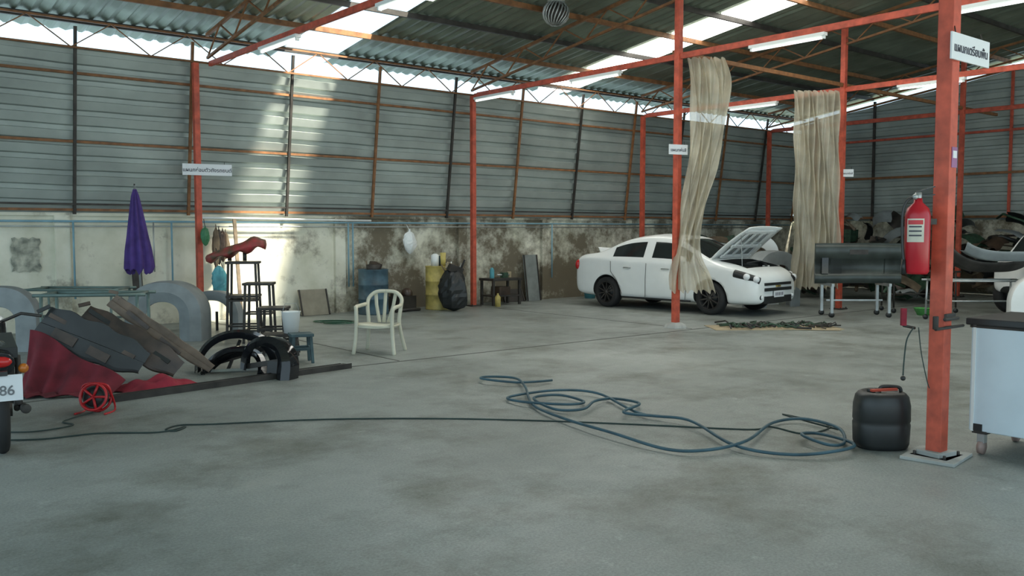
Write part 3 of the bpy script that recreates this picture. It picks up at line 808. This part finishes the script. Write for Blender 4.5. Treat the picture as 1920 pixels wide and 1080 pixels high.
b = B(); blob(b, (0, 0, 0), .58, .86, BLACK, n=30, seed=2, knot=False, pw=.32, crump=.07, top=.8, flat=.85)
b.box((0.02, 0, .84), (.3, .2, .14), STEELD, (10, 20, 30)); b.tube((.1, 0, .7), (.22, 0, 1.02), .02, RUBBER); b.box((-.1, 0, .9), (.1, .1, .12), CARD, (10, 20, 0))
for k in range(5): b.tube((-.15+.06*k, .03, .75), (-.25+.1*k, .05, .92+.03*(k % 3)), .012, (WOOD, STEEL, TUBEW)[k % 3])
b.build("black_rubbish_bag", (*W(-1.16, 17.75), 0), CA)
# work bench with vice and bottles
b = B(); b.box((0, 0, .55), (.8, .5, .05), STEELD)
for sx in (-1, 1):
    for sy in (-1, 1): b.beam((sx*.36, sy*.2, 0), (sx*.36, sy*.2, .55), .05, .05, STEELD)
b.box((0, 0, .2), (.75, .45, .03), STEELD); b.box((.1, 0, .63), (.14, .1, .12), DGREEN); b.tube((-.1, 0, .64), (.24, 0, .64), .018, STEEL); b.lathe([(.05, .57), (.05, .75), (.02, .8)], CYAN, c=(-.2, .05, 0)); b.lathe([(.05, .57), (.05, .7)], CARD, c=(.3, .08, 0)); b.box((0, 0, .3), (.3, .3, .18), BROWN)
b.build("workbench_with_vice", (12.15, -.55, 0), bevel=.004)
b = B(); b.lathe([(.06, 0), (.06, .2), (.02, .25), (.02, .28)], YEL, c=(0, 0, 0)); b.build("oil_bottle", (11.75, -.95, 0))
# leaning boards
def board(name, x, w, h, mat, d=.15, y=-.1):
    b = B(); b.box((0, 0, 0), (w, .02, h), mat); b.beam((-w/2+.02, -.015, -h/2), (-w/2+.02, -.015, h/2), .03, .02, STEELD); b.beam((w/2-.02, -.015, -h/2), (w/2-.02, -.015, h/2), .03, .02, STEELD)
    a = math.asin(d/h); b.build(name, (x, y-d/2-.02, h/2*math.cos(a)+.003), rot=(-a, 0, 0))
board("leaning_board", 7.9, .6, .50, M("dusty_board", (.28, .25, .19), .9)); board("leaning_board", 13.35, .42, 1.05, M("dull_sheet", (.20, .22, .21), .8), .15); board("leaning_board", 12.8, .6, .3, STEELD, .12); board("leaning_board", 4.7, .16, 1.0, STEELD, .15)
b = B(); b.lathe([(.12, 0), (.15, .22), (.16, .23), (.14, .21)], CYAN); b.build("blue_bucket", (14.9, -.5, 0))
b = B(); b.box((0, 0, .15), (.5, .3, .3), STEELD, (0, 0, 20)); b.sphere((.1, 0, .34), .12, BROWN); b.sphere((-.14, .05, .32), .1, STEELD); b.path([(-.3, -.2, .03), (0, -.25, .05), (.3, -.15, .03)], .03, STEELD); b.build("tool_box_with_scrap", (9.65, -.55, 0))

# green hose coil near chair wall
def coil(name, loc, r, n, rad, mat, sx=1, seed=0):
    pts = []
    for k in range(n*14):
        a = 2*math.pi*k/14; q = r*(.75+.38*math.sin(k*.37+seed)); pts.append((q*sx*math.cos(a)+.14*math.sin(k*.21), q*math.sin(a), rad+.004*(k % 28)/4))
    b = B(); b.path(spline(pts, 2), rad, mat, 6); return b.build(name, (*loc, 0), CA)
coil("green_hose_coil", W(-3.15, 15.4), .30, 3, .010, M("dark_green_hose", (.03, .10, .06), .5), 1.3, 3)

# long air hose + cable
hp = [(.42, 9.32), (.055, 9.13), (-.31, 9.28), (-.26, 9.56), (.03, 9.39), (.13, 8.8), (.19, 8.0), (.44, 7.34), (.77, 6.77), (1.11, 6.36), (1.40, 6.29), (1.73, 6.52), (2.13, 7.24), (2.42, 7.34), (2.56, 6.95), (2.46, 6.55), (2.30, 6.45), (2.20, 6.72), (2.38, 6.85), (2.50, 6.5), (2.35, 6.25), (1.97, 6.2), (1.62, 6.42), (1.44, 7.24), (1.10, 7.62), (.82, 8.51), (.41, 8.6), (-.03, 8.38), (.1, 8.08), (.5, 7.9), (.66, 8.15), (.45, 8.42), (.2, 8.2), (.38, 7.8), (.62, 7.75), (.75, 8.05), (.95, 8.3), (1.15, 8.0), (.95, 7.55), (1.25, 7.5)]
pts = [(*W(l, f), .030+.012*(i % 3)) for i, (l, f) in enumerate(hp)]
b = B(); b.path(spline(pts, 8), .0125, HOSE, 8); b.build("air_hose")
hp2 = [(2.62, 7.1), (2.5, 7.35), (2.35, 7.7), (2.6, 7.25), (2.3, 6.95), (2.1, 7.2), (1.89, 7.1), (1.05, 7.28), (.18, 7.44), (-.72, 7.52), (-1.62, 7.48), (-2.46, 7.3), (-2.72, 7.26), (-2.78, 7.1), (-2.68, 7.05), (-2.66, 7.2), (-2.8, 7.0), (-3.26, 6.96), (-3.65, 6.75), (-4.3, 6.75)]
pts = [(*W(l, f), .007) for i, (l, f) in enumerate(hp2)]
b = B(); b.path(spline(pts, 8), .0065, CABLE, 6); b.build("extension_cable")
b = B(); b.path(spline([(*W(-3.65, 7.72), .02), (*W(-3.75, 7.4), .008), (*W(-3.6, 7.25), .008), (*W(-3.85, 7.0), .008), (*W(-4.4, 7.1), .008)], 8), .006, CABLE, 6); b.build("reel_cord")

# cardboard with parts
b = B()
b.box((0, 0, .004), (2.1, .75, .008), CARD, (0, 0, 3)); b.box((.55, -.1, .010), (.9, .7, .006), CARD, (0, 0, -8))
b.build("cardboard_sheet", (*W(4.3, 14.7), 0), CA)
b = B(); r = random.Random(4)
for k in range(110):
    x = r.uniform(-.8, .9); y = r.uniform(-.28, .30); a = r.uniform(0, 6.28); L_ = r.uniform(.08, .32)
    b.path([(x, y, .035), (x+L_*.5*math.cos(a), y+L_*.5*math.sin(a), .035+r.uniform(0, .05)), (x+L_*math.cos(a+.5), y+L_*math.sin(a+.5), .035)], r.uniform(.006, .018), r.choice([DGREEN, BLACK, DGREEN, STEELD]), 5)
b.build("wiring_loom_parts", (*W(4.35, 14.7), .0), CA)

# tailgate on wheeled stand
tg = empty("black_tailgate_on_stand", (*W(6.42, 16.6), 0), CA)
b = B(); rows = []
for z, o in ((.62, .06), (.64, 0), (.78, -.01), (.80, .02), (1.08, .02), (1.10, -.01), (1.30, -.01), (1.36, .03), (1.37, .08)):
    rows.append([(x, o, z-.01*abs(x)) for x in (-.8, -.79, -.5, 0, .5, .79, .8)])
TGM = M("tailgate_dark_green_grey", (.035, .045, .04), .35, var=.5, scale=3)
b.grid(rows, TGM); b.box((0, .05, .99), (1.58, .06, .72), TGM)
b.box((0, -.005, 1.2), (.34, .02, .09), STEELD); b.box((-.62, .0, .95), (.12, .02, .3), GLOSSB)
b.build("tailgate", parent=tg)
b = B()
for sx in (-.55, .5):
    for y in (-.2, .35):
        b.beam((sx, y, .08), (sx, y, .62), .05, .05, STEEL); b.lathe([(.05, -.02), (.05, .02)], BLACK, c=(sx, y, .05), R=Matrix.Rotation(math.pi/2, 3, 'X'), n=14)
    b.beam((sx, -.25, .60), (sx, .4, .60), .05, .05, STEEL)
b.beam((-.55, .1, .3), (.5, .1, .3), .03, .03, STEEL)
b.build("stand", parent=tg)
b = B(); b.lathe([(.10, 0), (.17, .13), (.18, .135), (.16, .125), (.1, .02)], GREEN); b.build("green_basin", (*W(7.78, 16.9), 0))
trestle("panel_trestle", W(8.2, 15.8), CA, 1.5, .5, .72, STEEL, True)
trestle("panel_trestle", W(8.0, 17.6), CA, 1.2, .5, .80, STEELD, True)
bumper("white_bumper", (*W(8.75, 15.7), 1.10), (math.radians(70), 0, CA), 1.7, .36, .2, GREY, False)
bumper("grey_bumper", (*W(8.6, 16.0), .90), (math.radians(70), 0, CA+.1), 1.7, .40, .3, STEELD, False)
arch_panel("white_wing_panel", (*W(9.0, 15.0), .05), CA-.3, .34, .3, .22, CARW, a0=0, a1=170, legs=.25)
arch_panel("grey_wing_panel", (*W(5.55, 18.6), .0), CA+.5, .34, .4, .28, GREY, a0=0, a1=180, legs=.55)
arch_panel("white_wing_panel", (*W(5.25, 19.3), .0), CA+.2, .30, .3, .26, CARW, a0=0, a1=180, legs=.95)
bumper("white_bumper", (15.9, -.75, .98), (math.radians(10), 0, 0.1), 1.5, .4, .3, CARW, False)
stand("metal_step_stand", (15.9, -.8), 0, 1.2, .4, .74, (.74,))

# scrap heap along the far wall
r = random.Random(11)
def heap(b, n, fx, fy, zmax, pal):
    for k in range(n):
        t = r.random(); x = fx(t); y = fy(t); z = r.uniform(.1, zmax)
        mt = r.choice(pal)
        q = r.random()
        if q < .5:
            L_ = r.uniform(.4, 1.1); w = r.uniform(.2, .5); Rm = Euler((r.uniform(-1, 1), r.uniform(-.7, .7), r.uniform(0, 6.28))).to_matrix()
            rows = [[Vector((x, y, z))+Rm @ Vector(((i/5-.5)*L_, (j/3-.5)*w, .25*L_*math.cos((i/5-.5)*2.6)+.05*math.sin(j*2))) for j in range(4)] for i in range(6)]
            for rr in rows:
                for p in rr: p.z = max(p.z, .01); p.x = min(p.x, 23.8); p.y = min(p.y, -.15)
            b.grid(rows, mt)
        elif q < .8:
            a = r.uniform(0, 6.28); L_ = r.uniform(.5, 1.4)
            P = [Vector((x, y, z)), Vector((x+.4*L_*math.cos(a), y+.4*L_*math.sin(a), z+r.uniform(0, .25))), Vector((x+L_*math.cos(a+.4), y+L_*math.sin(a+.4), max(.06, z-.1)))]
            for p in P: p.x = min(p.x, 23.7); p.y = min(p.y, -.2)
            b.path(P, r.uniform(.02, .05), mt, 6)
        else:
            b.box((min(x, 23.3), min(y, -.5), max(z, .28)), (r.uniform(.2, .5), r.uniform(.2, .5), r.uniform(.1, .4)), mt, (r.uniform(-20, 20), r.uniform(-20, 20), r.uniform(0, 90)))
PALD = [STEELD, DGREEN, WOOD, BLACK, BROWN, STEELD, WOOD, GREY, DGREEN]
b = B(); heap(b, 260, lambda t: 22.9+r.uniform(-.5, .5), lambda t: -1.6-t*13, 2.0, PALD)
b.build("scrap_car_parts_heap")
b = B(); heap(b, 70, lambda t: 17.6+t*3.2, lambda t: -1.2+r.uniform(-.2, .4), 1.3, PALD+[CARW]); b.build("scrap_car_parts_heap")
b = B(); heap(b, 80, lambda t: 19.6+r.uniform(-.9, .9), lambda t: -2.5-t*4, 1.1, PALD); b.build("scrap_car_parts_heap")

# ------------------------------------------------------------------ foreground right
# fire extinguisher
fx = empty("fire_extinguisher", (*W(2.79, 6.18), 1.30), CA)
b = B()
b.lathe([(.0, 0), (.07, .0), (.082, .02), (.082, .40), (.07, .45), (.03, .49), (.025, .52)], M("extinguisher_red", (.42, .01, .02), .3, var=.1), n=32)
b.build("cylinder", parent=fx)
b = B(); b.lathe([(.022, .5), (.022, .56)], STEEL); b.beam((-.02, 0, .56), (.11, 0, .60), .02, .008, BLACK); b.beam((-.02, 0, .535), (.11, 0, .545), .02, .008, BLACK); b.sphere((-.03, -.02, .53), .02, STEEL)
b.path(spline([(-.02, 0, .53), (-.08, 0, .50), (-.105, 0, .40), (-.1, 0, .2), (-.092, -.01, .08)]), .01, BLACK); b.tube((-.092, -.01, .1), (-.092, -.01, .0), .012, BLACK, 10, .02)
b.build("valve_and_hose", parent=fx)
b = B(); b.grid([[(.0835*math.sin(a), -.0835*math.cos(a), z) for a in [(-1.3+.2*k) for k in range(8)]] for z in (.22, .38)], M("label_cream", (.60, .58, .48), .5))
for z in (.26, .29, .32): b.grid([[(.0845*math.sin(a), -.0845*math.cos(a), z+dz) for a in [(-1.1+.2*k) for k in range(6)]] for dz in (0, .01)], INK)
b.grid([[(.0845*math.sin(a), -.0845*math.cos(a), z) for a in [(-1.2+.2*k) for k in range(7)]] for z in (.34, .37)], REDP)
b.build("label", parent=fx)
b = B(); b.box((.08, .02, .36), (.1, .05, .04), STEELD); b.build("wall_bracket", parent=fx)

# black jerrycan drum
b = B(); rows = []
for z, k in ((0, .84), (.012, .94), (.04, 1.0), (.18, 1.03), (.195, 1.0), (.21, 1.03), (.32, 1.02), (.385, .95), (.41, .84), (.42, .72), (.405, .66)):
    row = []
    for i in range(40):
        a = 2*math.pi*i/40; c, s_ = math.cos(a), math.sin(a); p = 2.7
        q = (abs(c)**p+abs(s_)**p)**(-1/p)
        row.append((.19*k*q*c, .16*k*q*s_, z))
    rows.append(row)
rows = [[(0, 0, 0)]*40]+rows+[[(0, 0, .405)]*40]
b.grid(rows, BLACK, True, True)
b.lathe([(.03, .39), (.03, .432), (.026, .438)], BLACK, c=(-.08, .0, 0)); b.path(spline([(-.02, 0, .41), (.0, 0, .45), (.12, 0, .445), (.14, 0, .41)]), .014, BLACK); b.beam((-.10, -.05, .43), (.10, -.02, .435), .03, .016, M("faded_red_strap", (.45, .06, .03), .6))
b.build("black_plastic_jerrycan", (*W(2.73, 6.55), 0), CA)

# hanging cords
b = B(); p = W(2.76, 6.15)
b.path(spline([(p[0]+.02, p[1], .93), (p[0]-.03, p[1]+.02, .85), (p[0]-.04, p[1]+.03, .72), (p[0]-.05, p[1]+.03, .6)]), .005, CABLE, 6); b.sphere((p[0]-.05, p[1]+.03, .58), .018, BLACK)
b.path(spline([(p[0]+.05, p[1]-.02, .93), (p[0]+.08, p[1]-.03, .75), (p[0]+.13, p[1]-.05, .56), (p[0]+.15, p[1]-.06, .50)]), .004, CABLE, 6)
b.build("hanging_cord")
b = B(); b.box((0, 0, .06), (.035, .025, .12), REDC); b.tube((0, 0, .0), (.09, .02, -.02), .01, STEELD); b.build("red_clamp", (*W(2.72, 6.2), .94), CA)

# cabinet on castors
cb = empty("tool_cabinet_on_castors", (6.93, -13.32, 0), 0)
b = B(); b.box((0, 0, .55), (.70, 1.05, .76), CABW); b.build("body", parent=cb, bevel=.008)
b = B(); b.box((0, 0, .955), (.76, 1.11, .05), BLACK); b.box((0, 0, .92), (.72, 1.07, .02), STEELD); b.build("worktop", parent=cb, bevel=.008)
b = B()
for sx in (-.3, .3):
    for sy in (-.45, -.02, .45):
        b.lathe([(.05, -.017), (.05, .017)], M("castor_wheel", (.35, .25, .22), .5), c=(sx, sy, .052), R=Matrix.Rotation(math.pi/2, 3, 'X'), n=16)
        b.box((sx, sy, .12), (.05, .05, .07), STEEL); b.box((sx, sy, .165), (.1, .1, .02), STEELD)
b.box((-.352, .46, .2), (.01, .06, .05), BLACK); b.box((-.352, .5, .55), (.012, .02, .76), WHITEP)
b.build("castors", parent=cb)

# ------------------------------------------------------------------ lighting
w = bpy.data.worlds.new("World"); S.world = w; w.use_nodes = True
bg = w.node_tree.nodes["Background"]; bg.inputs[0].default_value = (.66, .87, 1.0, 1); bg.inputs[1].default_value = 1.7
sl = bpy.data.lights.new("sun", 'SUN'); sl.energy = 26; sl.angle = math.radians(8); sl.color = (1, .95, .80)
so = bpy.data.objects.new("sun", sl); COL.objects.link(so); so.location = (10, -5, 12)
so.rotation_euler = Vector((-.30, .55, -1)).to_track_quat('-Z', 'Y').to_euler()

# ------------------------------------------------------------------ camera
cd = bpy.data.cameras.new("camera"); cam = bpy.data.objects.new("camera", cd); COL.objects.link(cam)
cd.sensor_width = 36; cd.lens = 31.5; cd.clip_end = 200; cd.clip_start = .05
cam.location = (0, -15.6, 1.6); cam.rotation_euler = (math.radians(86.32), 0, CA)
S.camera = cam
S.view_settings.view_transform = 'Standard'
S.view_settings.exposure = 0.0
